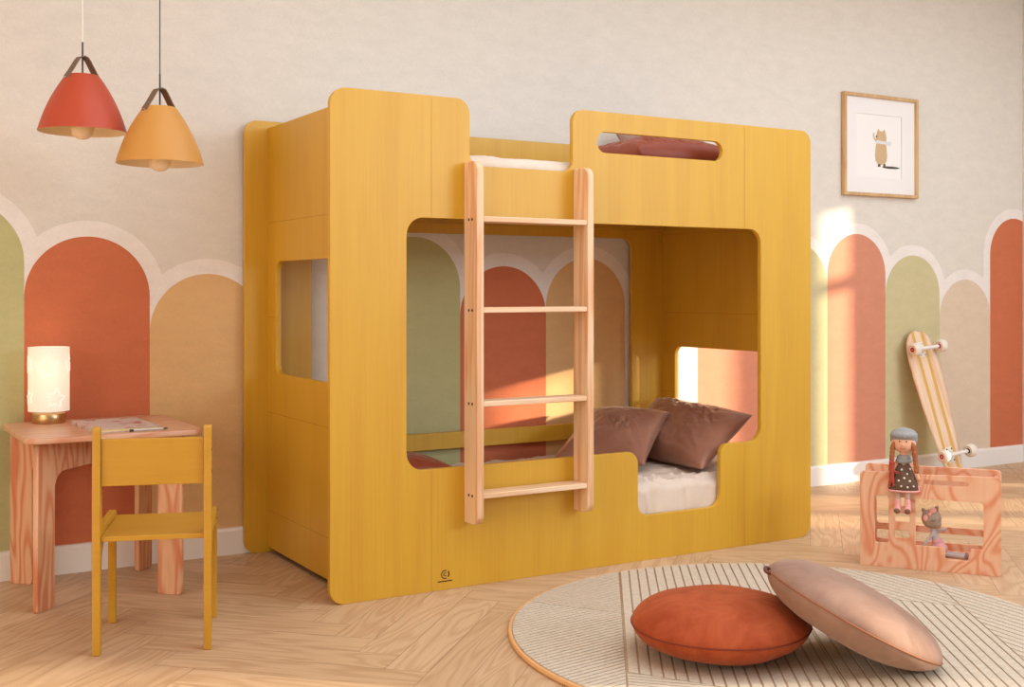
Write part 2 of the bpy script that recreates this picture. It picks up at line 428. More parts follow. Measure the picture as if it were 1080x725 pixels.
# small maker's mark on the front panel
def ringpts(cx, cz, r0, r1, a0, a1, k=14):
    o = [(cx+r1*math.cos(math.radians(a0+(a1-a0)*i/k)), cz+r1*math.sin(math.radians(a0+(a1-a0)*i/k))) for i in range(k+1)]
    o += [(cx+r0*math.cos(math.radians(a1+(a0-a1)*i/k)), cz+r0*math.sin(math.radians(a1+(a0-a1)*i/k))) for i in range(k+1)]
    return o
bm = bmesh.new()
def mark(pts):
    f = bm.faces.new([bm.verts.new((x-BX0, -.0004, z)) for x, z in pts])
    r = bmesh.ops.extrude_face_region(bm, geom=[f]); 
    for v in r['geom']:
        if isinstance(v, bmesh.types.BMVert): v.co.y += .0008
mc = (1.799, .051)
mark(ringpts(*mc, .0115, .0150, 70, 292)); mark(ringpts(*mc, .0035, .0065, 40, 320)); mark(ringpts(mc[0]+.003, mc[1], .0095, .0140, -52, 50))
mark([(1.772,.0265),(1.826,.0265),(1.826,.0305),(1.772,.0305)])
bl = from_bm('maker_mark', bm, newmat('mark_ink', (58, 40, 18), .7), front); bl['label'] = 'small dark printed ring emblem over a line of tiny lettering'

# ------------------------------------------------------------------ soft goods
def fbm(p, s, oct_=3):
    return noise.fractal(Vector(p)*s, 1.0, 2.0, oct_)
def mattress(name, x0, x1, y0, y1, z0, z1, label, seed, wr=.006):
    r = .035; prof = []
    prof += [(y0, z0)]
    for k in range(9): prof.append((y0, z0+(z1-r-z0)*(k+1)/9))
    for k in range(1, 9): a = PI-PI/2*k/8; prof.append((y0+r+r*math.cos(a), z1-r+r*math.sin(a)))
    for k in range(1, 40): prof.append((y0+r+(y1-y0-2*r)*k/40, z1))
    for k in range(9): a = PI/2-PI/2*k/8; prof.append((y1-r+r*math.cos(a), z1-r+r*math.sin(a)))
    for k in range(5): prof.append((y1, z1-r-(z1-r-z0)*(k+1)/5))
    NX = 260; bm = bmesh.new(); rows = []
    for i in range(NX+1):
        x = x0+(x1-x0)*i/NX; row = []
        e = min(x-x0, x1-x); dz = 0 if e > .03 else -(.03-math.sqrt(max(0, .0009-(.03-e)**2)))
        for (y, z) in prof:
            nx = fbm((x*1.0, y*4, seed), 5)
            vz = vy = 0
            if z > z1-.001:   # ripples on the top, running mostly across
                vz = wr*1.3*((1-abs(math.sin((x*9+y*22+2.5*fbm((x, y, seed), 3)))))**3)*(.5+.5*max(0, 1-(y-y0)*3)) + wr*.7*fbm((x*2, y*6, seed), 5)
            else:
                tt = (z-z0)/(z1-z0)
                vy = -wr*1.5*((1-abs(math.sin(x*26+3.5*fbm((x*2, z*.8, seed), 4)+z*5)))**3)*math.sin(PI*min(1, tt*.75+.2)) + .6*wr*fbm((x*3, z, seed), 5)
                if y > (y0+y1)/2: vy = -vy*.3
                vz = wr*.6*tt*math.sin((x*26+y*20+3.0*fbm((x, y, seed), 3)))
            row.append(bm.verts.new((x, max(y+vy, y0-.004), z+vz+dz*(z-z0)/(z1-z0))))
        rows.append(row)
    for a, b in zip(rows, rows[1:]):
        for k in range(len(prof)-1): bm.faces.new((a[k], a[k+1], b[k+1], b[k]))
        bm.faces.new((a[-1], a[0], b[0], b[-1]))
    bm.faces.new(rows[0]); bm.faces.new(rows[-1])
    o = from_bm(name, bm, M['sheet'], None, True, angle=50)
    return meta(o, label, 'mattress')
mattress('mattress', SX0+.006, SX1-.006, SY0+.008, SY1-.006, .116, .276, 'mattress in a wrinkled cream sheet in the lower bunk', 3.1, .012)
mattress('mattress', SX0+.006, SX1-.006, SY0+.008, SY1-.006, 1.298, 1.448, 'mattress in a cream sheet on the upper bunk', 8.7, .004)

def pillow(name, c, T, mat, label, cat='pillow', seed=0., wr=1., N=64, group=None, pinch=.07, full=.5):
    """c: four corners (bl, br, tr, tl)"""
    bl, br, tr, tl = [Vector(q) for q in c]
    nrm = ((br-bl)+(tr-tl)).cross((tl-bl)+(tr-br)).normalized()
    bm = bmesh.new(); G = {}
    for side in (1, -1):
        for i in range(N+1):
            for j in range(N+1):
                u = -1+2*i/N; v = -1+2*j/N
                edge = i in (0, N) or j in (0, N)
                if edge and side == -1: G[side, i, j] = G[1, i, j]; continue
                up = u*(1-pinch*(1-v*v)); vp = v*(1-pinch*(1-u*u))
                a, b = (up+1)/2, (vp+1)/2
                p = bl*(1-a)*(1-b)+br*a*(1-b)+tr*a*b+tl*(1-a)*b
                h = max(0, (1-abs(u)**2.4)*(1-abs(v)**2.4))**full
                w_ = 0
                for k, (cu_, cv_) in enumerate(((-1,-1),(1,-1),(1,1),(-1,1))):
                    du, dv = u-cu_, v-cv_; d = math.hypot(du, dv); an = math.atan2(dv, du)
                    w_ += math.sin(an*17+seed+k*2+2.2*fbm((u+seed, v, k), 1.3))*math.exp(-((d-.55)/.38)**2)*.5
                q = fbm((u*1.3+seed, v*1.3-seed, side*3.), 1.6, 4)
                cr_ = max(0, fbm((u*.8+seed*3, v*.8, 2.), 1.1)+.25); q3 = (1-abs(fbm((u*5+v*2.5+seed, v*1.6-u*.8, side*5.+seed), 1.5, 3))*2.6)*cr_*2
                q2 = 1-abs(fbm((u*2.6+v+seed*2, v*1.2, side*5.+seed), 1.7, 3))*2.4
                hh = T/2*h*(1+.10*q) + wr*T*h*(.022*w_ + .012*q2 + .045*q3*h*h)
                if edge: hh = 0
                p = p + nrm*side*hh
                G[side, i, j] = bm.verts.new(p)
    for side in (1, -1):
        for i in range(N):
            for j in range(N):
                f = [G[side,i,j], G[side,i+1,j], G[side,i+1,j+1], G[side,i,j+1]]
                if side == -1: f = f[::-1]
                try: bm.faces.new(f)
                except ValueError: pass
    o = from_bm(name, bm, mat, None, True)
    return meta(o, label, cat, group)
pillow('pillow', [(3.00,-.17,.30),(2.925,-.845,.305),(3.30,-.715,.480),(3.31,-.07,.50)], .16, M['satin_brown'],
       'brown satin pillow nearest the right end of the lower bunk, leaning on the end panel', seed=1.3, wr=1.25)
pillow('pillow', [(2.56,-.36,.31),(2.76,-.70,.315),(3.11,-.42,.475),(2.92,-.10,.47)], .14, M['satin_brown'],
       'smaller brown satin pillow in the lower bunk, left of and leaning on the bigger one', seed=4.1, wr=1.3)
pillow('pillow', [(1.56,-.60,.345),(2.06,-.52,.325),(2.02,-.12,.325),(1.56,-.14,.35)], .12, M['rust_cotton'],
       'rust coloured pillow lying flat at the left end of the lower bunk', seed=2.2)
pillow('pillow', [(2.70,-.74,1.52),(3.13,-.78,1.52),(3.16,-.34,1.525),(2.72,-.30,1.525)], .145, M['rust_cotton'],
       'rust coloured pillow lying on the upper bunk, seen through the slot', seed=6.2, wr=2.0, full=.28, pinch=.04)
pillow('pillow', [(3.05,-.24,1.56),(3.33,-.24,1.56),(3.33,-.07,1.70),(3.07,-.07,1.70)], .10, M['mauve_cotton'],
       'greyish mauve pillow behind the rust pillow on the upper bunk', seed=9.2)

def round_cushion(name, loc, rot, R, T, mat, pipe, label, seed):
    t = thing(name, label, 'cushion', loc); t.rotation_euler = rot
    bm = bmesh.new(); NR, NA = 40, 140; G = {}
    for side in (1, -1):
        for i in range(NR+1):
            rr = math.sin(i/NR*PI/2)
            for j in range(NA):
                if i == 0 and j > 0: G[side, i, j] = G[side, 0, 0]; continue
                if i == NR and side == -1: G[side, i, j] = G[1, i, j]; continue
                a = 2*PI*j/NA
                h = (1-rr**2.7)**.55
                pk = 0
                for q in range(7):
                    aq = (q*2.399+seed) % (2*PI); d = (a-aq+PI) % (2*PI)-PI
                    pk += math.exp(-(d/.05)**2)*(.6+.4*math.sin(q*3+seed))
                w_ = math.exp(-((rr-.93)/.10)**2)*pk*.012
                zz = side*(T/2*h*(1+.04*fbm((rr*math.cos(a)+seed, rr*math.sin(a), side), 1.4)) - w_*h)
                R_ = R*(1+.012*math.sin(2*a+seed)+.006*math.sin(5*a))
                G[side, i, j] = bm.verts.new((R_*rr*math.cos(a), R_*rr*math.sin(a), zz))
    for side in (1, -1):
        for i in range(NR):
            for j in range(NA):
                j2 = (j+1) % NA
                q = [G[side,i,j], G[side,i+1,j], G[side,i+1,j2], G[side,i,j2]]
                if i == 0: q = [q[0], q[1], q[2]]
                if side == -1: q = q[::-1]
                bm.faces.new(q)
    from_bm('cover', bm, mat, t, True)
    pts = []
    for j in range(NA):
        a = 2*PI*j/NA; R_ = R*(1+.012*math.sin(2*a+seed)+.006*math.sin(5*a))+.0008
        pts.append((R_*math.cos(a), R_*math.sin(a), 0))
    p = tube('piping', pts, .0022, pipe, t, cyclic=True); p['label'] = 'darker seam cord round the edge'
    return t

# ------------------------------------------------------------------ rug
RC = Vector((2.431, -1.829)); RR = .812
def clip(poly, nx, ny, d):
    """keep n.p <= d"""
    out = []
    for i in range(len(poly)):
        a = poly[i-1]; b = poly[i]; da = a[0]*nx+a[1]*ny-d; db = b[0]*nx+b[1]*ny-d
        if (da <= 0) != (db <= 0):
            t = da/(da-db); out.append((a[0]+(b[0]-a[0])*t, a[1]+(b[1]-a[1])*t))
        if db <= 0: out.append(b)
    return out
rug = thing('round_rug', 'round beige ribbed wool rug on the floor in front of the bed', 'rug', (RC.x, RC.y, 0))
lathe('rug_base', [(0,.0005),(RR,.0005),(RR+.004,.006),(RR,.0128),(0,.0128)], M['rug_base'], rug, 120, cap=False, angle=60)
lathe('binding', [(RR-.006,.0120),(RR-.004,.0145),(RR+.003,.0130),(RR+.0055,.006),(RR+.003,.001)], M['rug_edge'], rug, 120, cap=False)
circ = [((RR-.008)*math.cos(2*PI*k/160), (RR-.008)*math.sin(2*PI*k/160)) for k in range(160)]
d55 = (math.cos(math.radians(55)), math.sin(math.radians(55))); n55 = (d55[1], -d55[0])
off = RC.x*n55[0]+RC.y*n55[1]
dot = lambda p, n_: p[0]*n_[0]+p[1]*n_[1]
def hp(p, deg):   # half-plane on the right-hand side of direction deg through world point p
    a = math.radians(deg); nx, ny = -math.sin(a), math.cos(a)
    q = (p[0]-RC.x, p[1]-RC.y); return (nx, ny, q[0]*nx+q[1]*ny)
def neg(h): return (-h[0], -h[1], -h[2])
b1 = (n55[0], n55[1], 2.557-off); b2 = (n55[0], n55[1], 3.093-off); b3 = (n55[0], n55[1], 3.603-off)
c3 = hp((2.101,-1.453), -56.6); r4 = hp((1.804,-1.929), -57.7); r5 = hp((2.967,-1.818), -51.5)
regions = [([b1, neg(c3)], -62, .017), ([b1, c3], 7, .0195), ([neg(b1), b2, neg(r4)], 55, .030), ([neg(b1), b2, r4], -46, .021),
           ([neg(b2), b3, r5], 55, .030), ([neg(b2), b3, neg(r5)], -93, .030), ([neg(b3)], -96, .030)]
bm = bmesh.new()
for hs, deg, pitch in regions:
    base = circ
    for h in hs: base = clip(base, h[0], h[1], h[2]-.0025)
    if len(base) < 3: continue
    a = math.radians(deg); nx, ny = -math.sin(a), math.cos(a)
    vals = [p[0]*nx+p[1]*ny for p in base]; k0, k1 = math.floor(min(vals)/pitch), math.ceil(max(vals)/pitch)
    for k in range(k0, k1+1):
        gp = pitch*(.09 if pitch > .025 else .13)
        def strip(inset): 
            q = clip(base, nx, ny, (k+1)*pitch-gp-inset); q = clip(q, -nx, -ny, -(k*pitch+gp+inset)); return q
        q = strip(0)
        if len(q) < 3: continue
        ar = abs(sum(q[i-1][0]*q[i][1]-q[i][0]*q[i-1][1] for i in range(len(q))))/2
        if ar < 2e-5: continue
        f = bm.faces.new([bm.verts.new((x, y, .012)) for x, y in q])
        r_ = bmesh.ops.extrude_face_region(bm, geom=[f])
        for v in r_['geom']:
            if isinstance(v, bmesh.types.BMVert): v.co.z = .0155
ribs = from_bm('rib_pile', bm, M['rug'], rug)
bv = ribs.modifiers.new('b', 'BEVEL'); bv.width = .002; bv.segments = 2; bv.limit_method = 'ANGLE'

round_cushion('round_cushion', (2.103, -1.900, .0945), (0, 0, .4), .241, .157, M['velvet_rust'], M['pipe_rust'],
              'round rust orange velvet floor cushion lying flat on the rug', 1.0)
R_ = Vector((math.cos(YAW), -math.sin(YAW), 0)); ax = Vector((R_.y, -R_.x, 0))
tilt = Matrix.Rotation(math.radians(-27), 4, Vector((-math.sin(YAW), -math.cos(YAW), 0)).normalized())
tq = tilt.to_euler()
c2 = round_cushion('round_cushion', (2.350, -2.139, .141), tq, .240, .154, M['velvet_blush'], M['pipe_blush'],
              'round blush pink velvet cushion propped at a slant on the rust one', 2.7)
lp = [(-.238*math.cos(.0)-.02*math.sin(PI*k/12)-.0, .012*math.cos(PI*k/12), .004*math.sin(PI*k/6)) for k in range(13)]
rot = Matrix.Rotation(-YAW, 4, 'Z')
loop = tube('carry_loop', [rot @ Vector(p) for p in lp], .005, M['leather_dark'], c2); loop['label'] = 'small dark leather loop'

# ------------------------------------------------------------------ desk
desk = thing('kids_desk', 'small pine plywood desk with curved leg panels beside the wall, left of the bed', 'desk', (.585, -.5, 0))
DT = Matrix.Translation((-.585, .5, 0)); HT = .522
panel('desk_top', rect(.553, -.545, 1.098, -.02, .045), [], .018, M['ply_top'], desk, DT @ MXY(HT+.009), bev=.003)
# two arched boards cross on the diagonals, each with a leg at either end
PLN = .642
for (ax_, ay_), dg_, slot in (((.588, -.501), 44.9, 'top'), ((.582, -.049), -45.0, 'bottom')):
    c_, s_ = math.cos(math.radians(dg_)), math.sin(math.radians(dg_))
    m_ = DT @ Matrix(((c_,0,s_,ax_),(s_,0,-c_,ay_),(0,1,0,0),(0,0,0,1)))
    q = PLN/2
    top = [(PLN,HT,0),(q+.0095,HT,0),(q+.0095,.471,0),(q-.0095,.471,0),(q-.0095,HT,0),(0,HT,0)] if slot == 'top' else [(PLN,HT,0),(0,HT,0)]
    und = [(.085,0,.010),(.085,.421,.052),(PLN-.085,.421,.052),(PLN-.085,0,.010)] if slot == 'top' else \
          [(.085,0,.010),(.085,.421,.052),(q-.0095,.421,0),(q-.0095,.472,0),(q+.0095,.472,0),(q+.0095,.421,0),(PLN-.085,.421,.052),(PLN-.085,0,.010)]
    panel('leg_panel', [(0,0,.010)]+und+[(PLN,0,.010)]+top, [], .018, M['ply_desk'], desk, m_, bev=.002)

# ------------------------------------------------------------------ chair
ch = thing('kids_chair', 'small yellow wooden chair with its back to the viewer, drawn up to the desk', 'chair', (.666, -1.015, 0), math.atan2(-.097, .278))
CW = .292
for x in (0.0, CW):
    panel('side_frame', [(-.018,0,.004),(.014,0,.004),(.018,.26,.0),(.075,.304,0),(.225,.304,0),(.300,.262,0),(.304,0,.004),(.334,0,.004),(.334,.335,.014),(.300,.335,.014),(.030,.338,.006),(.016,.45,0),(.014,.619,.012),(-.014,.619,.012),(-.020,.33,0)],
          [], .021, M['yellow_h'], ch, MYZ(x), bev=.002)
box('seat', .0108, CW-.0108, -.004, .322, .306, .320, M['yellow_h'], ch)
box('backrest', .0108, CW-.0108, -.004, .009, .457, .585, M['yellow_h'], ch)
for x in (-.0108, CW+.0108):
    for y, z in ((.0, .55), (.0, .49), (.318, .325), (.318, .300)):
        disc('screw', Matrix.Translation((x, y, z)) @ Matrix.Rotation(PI/2, 4, 'Y'), .004, .0014, M['dowel'], ch, 12)

# ------------------------------------------------------------------ table lamp
LX, LY, LZ = .694, -.092, HT+.018
lamp = thing('table_lamp', 'glowing white cylinder lamp with star outlines and brass base on the desk', 'lamp', (LX, LY, LZ))
lathe('base', [(0,0),(.052,0),(.0535,.002),(.0535,.031),(.052,.033),(0,.033)], M['brass'], lamp, 48, cap=False)
cyl('stem', (0,0,.026), (0,0,.10), .008, M['white'], lamp)
sm = newmat('lamp_glass', (240, 232, 220), .5, emis=(255, 240, 222), estr=.31)
b = sm.node_tree.nodes['Principled BSDF']; b.inputs['Transmission Weight'].default_value = .0; b.inputs['Subsurface Weight'].default_value = 0
tt = NT(sm); tr = tt.n('ShaderNodeBsdfTranslucent'); tr.inputs[0].default_value = (1, .97, .93, 1)
mx = tt.n('ShaderNodeMixShader'); mx.inputs[0].default_value = .4
out = sm.node_tree.nodes['Material Output']; tt.l(tt.b.outputs[0], mx.inputs[1]); tt.l(tr.outputs[0], mx.inputs[2]); tt.l(mx.outputs[0], out.inputs[0])
SR = .0665
lathe('lamp_shade', [(SR-.003,.041),(SR,.041),(SR,.257),(SR-.003,.257),(SR-.003,.041)], sm, lamp, 64, cap=False, angle=40)
lathe('bulb', [(0,.085),(.013,.087),(.024,.10),(.03,.12),(.027,.14),(.015,.156),(0,.16)], newmat('lit_bulb', (255,240,210), .5, emis=(255, 214, 150), estr=.9), lamp, 24, cap=False)
def star(cang, cz, R, rot_):
    pts = []
    for k in range(10):
        rr = R if k % 2 == 0 else R*.48; a = PI/2+k*PI/5+rot_
        th = cang+rr*math.cos(a)/SR; pts.append(((SR+.0008)*math.cos(th), (SR+.0008)*math.sin(th), cz+rr*math.sin(a)))
    return pts
lc = math.atan2(-4.336-LY, 0-LX)   # the side that faces the room
smat = newmat('raised_star_glass', (255, 250, 240), .4, emis=(255, 246, 228), estr=.55)
for k, (da, z, R, ro) in enumerate(((-.05,.19,.042,.15),(.35,.085,.036,-.15),(-1.25,.20,.030,.3),(1.35,.20,.034,.1),(-1.2,.09,.026,.2),(2.3,.15,.034,.1),(3.3,.12,.034,.3))):
    tube('star_outline', star(lc+da, z, R, ro), .0011, smat, lamp, cyclic=True)
pl = bpy.data.lights.new('lamp_glow', 'POINT'); pl.energy = .11; pl.color = (1, .82, .58); pl.shadow_soft_size = .03
plo = bpy.data.objects.new('lamp_glow', pl); plo.location = (0, 0, .175); link(plo, lamp)

# ------------------------------------------------------------------ book and pen
book = thing('picture_book', 'thin closed picture book with reddish drawings on its pale cover, lying on the desk', 'book', (.86, -.34, LZ), math.radians(3))
box('page_block', -.098, .10, -.143, .143, .002, .011, newmat('pages', (240, 214, 164), .9), book, .001)
cov = newmat('book_cover', (226, 206, 196), .5); tc = NT(cov)
f = tc.noise(tc.coords((1,1,1)), 22, 3, .6); f = tc.rng(f, .57, .63)
tc.color(tc.mix(tc.math('MULTIPLY', f, .75), lin((206, 186, 176)), lin((170, 82, 62))))
for z0 in (0.0002, .011): box('cover', -.103, .103, -.148, .148, z0, z0+.002, cov, book, .0008)
box('spine', -.105, -.102, -.148, .148, .0002, .013, cov, book, .0008)
pen = thing('pen', 'slim silver pen with black ends on the front edge of the desk', 'pen', (.925, -.505, LZ+.0045), math.radians(2))
cyl('barrel', (-.045,0,0), (.05,0,0), .0036, newmat('pen_metal', (206, 196, 188), .35, .3), pen, 14)
cyl('tip', (.05,0,0), (.064,0,0), .0036, newmat('pen_black', (24, 20, 20), .4), pen, 14, .0016)
cyl('end_cap', (-.057,0,0), (-.045,0,0), .0038, newmat('pen_cap', (24, 20, 20), .4), pen, 14)

# ------------------------------------------------------------------ pendants
def pendant(loc, H, R, mat, cordm, label, rz):
    t = thing('pendant_lamp', label, 'lamp', loc, group='pendant lamps above the desk')
    rt = .049; prof = []
    for k in range(21):
        s = k/20; prof.append((rt+(R-rt)*(s**.92)+.008*math.sin(PI*s), H*(1-s)))
    outp = [(.002, H-.0005)]+[(rt-.004, H)]+prof; inn = [(r-.002, z-.0005 if i else z-.003) for i, (r, z) in enumerate(prof)][::-1]
    sh = lathe('shade', outp, mat, t, 64, cap=False, angle=35)
    ins = [(r-.0022, max(z, .0002)) for r, z in prof]
    i_ = lathe('shade_lining', [(prof[-1][0]-.0002, 0.0)]+ins[::-1]+[(.002, H-.004)], M['shade_in'], sh, 64, cap=False, angle=60)
    i_['label'] = 'pale cream inside of the shade'
    bc = R*.10
    lathe('bulb', [(0,bc-.038),(.018,bc-.034),(.031,bc-.020),(.035,bc),(.031,bc+.018),(.018,bc+.04),(.014,bc+.06),(.014,H-.006)], M['bulb'], t, 28, cap=False)
    # leather strap: bent band over the cord holder
    c, s = math.cos(rz), math.sin(rz)
    path = [(-.0585, H-.019), (-.0545, H-.006), (-.041, H+.012), (-.020, H+.046), (-.012, H+.056), (0, H+.060), (.012, H+.056), (.020, H+.046), (.041, H+.012), (.0545, H-.006), (.0585, H-.019)]
    bm = bmesh.new(); hw = .0145; rows = []
    for k, (a, z) in enumerate(path):
        rows.append([bm.verts.new((a*c-d*s+0*c, a*s+d*c, z)) for d in (-hw, hw)])
    for a, b in zip(rows, rows[1:]): bm.faces.new((a[0], a[1], b[1], b[0]))
    st = from_bm('leather_strap', bm, M['leather'], t)
    so = st.modifiers.new('s', 'SOLIDIFY'); so.thickness = .003; so.offset = 0
    for a in (-.0585, .0585):
        m_ = Matrix.Translation((a*c, a*s, H-.013)) @ Matrix.Rotation(rz, 4, 'Z') @ Matrix.Rotation(PI/2, 4, 'Y')
        disc('rivet', m_, .004, .008, M['steel'], t, 14)
    cyl('cord_holder', (0,0,H-.002), (0,0,H+.105), .0028, M['dark'], t, 12)
    cyl('cord', (0,0,H+.105), (0,0,ZC-loc[2]-.02), .0019, cordm, t, 10)
    lathe('ceiling_cup', [(0,ZC-loc[2]),(.045,ZC-loc[2]),(.045,ZC-loc[2]-.012),(.02,ZC-loc[2]-.022),(0,ZC-loc[2]-.024)], M['white'], t, 30, cap=False)
    return t
pendant((.733,-.466,1.488), .178, .134, M['shade_red'], M['cord_white'], 'terracotta red cone pendant lamp on a white cord with leather strap', math.radians(22))
pendant((.942,-.590,1.388), .178, .134, M['shade_yel'], M['dark'], 'mustard yellow cone pendant lamp on a dark cord with leather strap', math.radians(22))

# ------------------------------------------------------------------ framed print
fr = thing('framed_drawing', 'framed drawing of a small brown bear in a scarf on the wall', 'picture', (4.8315, -.002, 1.482))
FT = Matrix.Translation((-4.8315, .002, -1.482))
fw = .017
panel('frame', rect(4.553,1.482,5.110,2.014,.001), [rect(4.553+fw,1.482+fw,5.110-fw,2.014-fw,0)], .024, M['oak'], fr, FT @ MXZ(-.0145), bev=.0015)
panel('mount', rect(4.5695,1.4985,5.0935,1.9975), [rect(4.656,1.582,4.994,1.912)], .003, M['paper'], fr, FT @ MXZ(-.0100), bev=.0004)
prn = panel('print', rect(4.646,1.572,5.004,1.922), [], .001, M['print'], fr, FT @ MXZ(-.0070), bev=.0002)
def flat(name, pts, col, y, th=.0004):
    bm = bmesh.new(); f = bm.faces.new([bm.verts.new((x-4.8315, y+.002, z-1.482)) for x, z in pts])
    r_ = bmesh.ops.extrude_face_region(bm, geom=[f])
    for v in r_['geom']:
        if isinstance(v, bmesh.types.BMVert): v.co.y -= th
    return from_bm(name, bm, newmat(name+'_ink', col, .9), prn)
def ell(cx, cz, rx, rz, n_=28, a0=0, a1=360, sup=1.0):
    return [(cx+rx*math.copysign(abs(math.cos(t))**sup, math.cos(t)), cz+rz*math.copysign(abs(math.sin(t))**sup, math.sin(t))) for t in [math.radians(a0+(a1-a0)*k/n_) for k in range(n_)]]
y0 = -.0076
flat('drawn_shadow', ell(4.915,1.640,.066,.0065), (84,78,70), y0)
flat('drawn_body', [(4.806,1.77),(4.799,1.74),(4.795,1.70),(4.799,1.672),(4.815,1.656),(4.84,1.652),(4.866,1.656),(4.882,1.672),(4.886,1.70),(4.882,1.74),(4.876,1.77)], (208,176,134), y0-.0004)
flat('drawn_head', [(4.806,1.768),(4.802,1.80),(4.812,1.826),(4.817,1.838),(4.824,1.838),(4.828,1.828),(4.855,1.828),(4.860,1.838),(4.868,1.838),(4.872,1.824),(4.880,1.80),(4.878,1.768)], (208,176,134), y0-.0006)
flat('drawn_arm', [(4.806,1.765),(4.786,1.784),(4.778,1.805),(4.784,1.818),(4.789,1.817),(4.787,1.805),(4.793,1.788),(4.810,1.775)], (208,176,134), y0-.0008)
flat('drawn_scarf', [(4.802,1.762),(4.880,1.760),(4.905,1.750),(4.918,1.766),(4.912,1.780),(4.886,1.775),(4.802,1.780)], (226,222,222), y0-.0010)
flat('drawn_leg', [(4.818,1.655),(4.836,1.655),(4.834,1.640),(4.814,1.640)], (110,92,76), y0-.0010)
flat('drawn_leg', [(4.858,1.657),(4.874,1.657),(4.872,1.642),(4.854,1.642)], (110,92,76), y0-.0010)
flat('drawn_face', ell(4.806,1.798,.006,.004), (40,34,32), y0-.0012)

# ------------------------------------------------------------------ longboard leaning on the wall
sb_top = Vector((5.082,-.021,.774)); sb_bot = Vector((5.142,-.232,.010))
lx = (sb_top-sb_bot); SL = lx.length; lx.normalize()
nr = lx.cross(Vector((1,0,0))).normalized()
if nr.y > 0: nr = -nr
wd = nr.cross(lx).normalized()
if wd.x < 0: wd = -wd
MS = Matrix((( wd.x, lx.x, nr.x, sb_bot.x),(wd.y, lx.y, nr.y, sb_bot.y),(wd.z, lx.z, nr.z, sb_bot.z),(0,0,0,1)))
sk = thing('skateboard', 'wooden cruiser skateboard with two mustard stripes, leaning wheels-out against the wall', 'skateboard')
sk.matrix_world = MS
def hw_(s):   # half width along the deck, s 0 (tail) to 1 (nose)
    k = [(0,.030),(.04,.050),(.12,.062),(.3,.078),(.5,.092),(.68,.1),(.80,.099),(.87,.093),(.92,.082),(.955,.067),(.98,.047),(.992,.030),(1.0,.008)]
    for (a, p), (b_, q) in zip(k, k[1:]):
        if s <= b_: t = (s-a)/(b_-a); return p+(q-p)*t
    return .01
bm = bmesh.new(); NS = 140; rows = []
for k in range(NS+1):
    s = k/NS; h = hw_(s)*1.16; z = .0 + (.02*max(0, (.10-s)/.10)**2 if s < .1 else 0)
    rows.append([bm.verts.new((h*q, s*SL, z+.004*abs(q)**2)) for q in (-1,-.75,-.5,-.25,0,.25,.5,.75,1)])
for a, b_ in zip(rows, rows[1:]):
    for q in range(8): bm.faces.new((a[q], a[q+1], b_[q+1], b_[q]))
dm = wood('maple_deck', (242, 214, 186), (230, 184, 146), (22,2.2,22), 20, (200,5,200), .35, 2.0, .45)
t = NT(dm); tcn = t.n('ShaderNodeTexCoord'); sx = t.n('ShaderNodeSeparateXYZ'); t.l(tcn.outputs['Object'], sx.inputs[0])
ab = t.math('ABSOLUTE', t.math('SUBTRACT', t.math('ABSOLUTE', sx.outputs[0]), .036))
st_ = t.math('LESS_THAN', ab, .0115)
prev = t.b.inputs['Base Color'].links[0].from_socket
t.color(t.mix(st_, prev, lin((222, 172, 88))))
dk = from_bm('deck', bm, dm, sk, True, angle=30); so = dk.modifiers.new('s', 'SOLIDIFY'); so.thickness = .011; so.offset = -1
def truck(s, flip, black):
    y = s*SL; z0 = .0065
    bm = bmesh.new(); bbox(bm, -.026, .026, y-.04, y+.04, z0, z0+.006, .001, 1)
    bp = from_bm('baseplate', bm, M['white'], sk)
    for (a, b_) in ((-.018,-.03),(.018,-.03),(-.018,.03),(.018,.03)):
        cyl('bolt', (a, y+b_, z0+.006), (a, y+b_, z0+.009), .004, M['dark'] if black else M['steel'], bp, 8)
    cyl('kingpin', (0, y+.008*flip, z0+.004), (0, y-.004*flip, z0+.042), .012, newmat('bushing', (232, 228, 220), .5), sk, 18, .009)
    tk = cyl('axle_hanger', (-.078, y, .058), (.078, y, .058), .0095, M['white'], sk, 18)
    cyl('axle', (-.128, y, .058), (.128, y, .058), .004, M['steel'], tk, 10)
    for sgn in (-1, 1):
        x = sgn*.106
        mt = Matrix.Translation((x, y, .058)) @ Matrix.Rotation(PI/2*1, 4, 'Y')
        wlh = lathe('wheel', [(.014,-.021),(.024,-.022),(.032,-.016),(.0345,-.009),(.0345,.009),(.032,.016),(.024,.022),(.014,.021)], newmat('wheel_urethane', (236, 226, 212), .35), sk, 30, mt, cap=False)
        col = (26,22,22) if (black and sgn == 1) else (190,44,38)
        hb = lathe('hub', [(0,-.0195),(.013,-.0195),(.0225,-.0222),(.0225,.0222),(.013,.0195),(0,.0195)], newmat('wheel_hub', col, .4), wlh, 24, mt, cap=False)
        hb['label'] = 'black wheel core' if (black and sgn == 1) else 'red wheel core'
truck(.865, -1, False); truck(.150, 1, True)

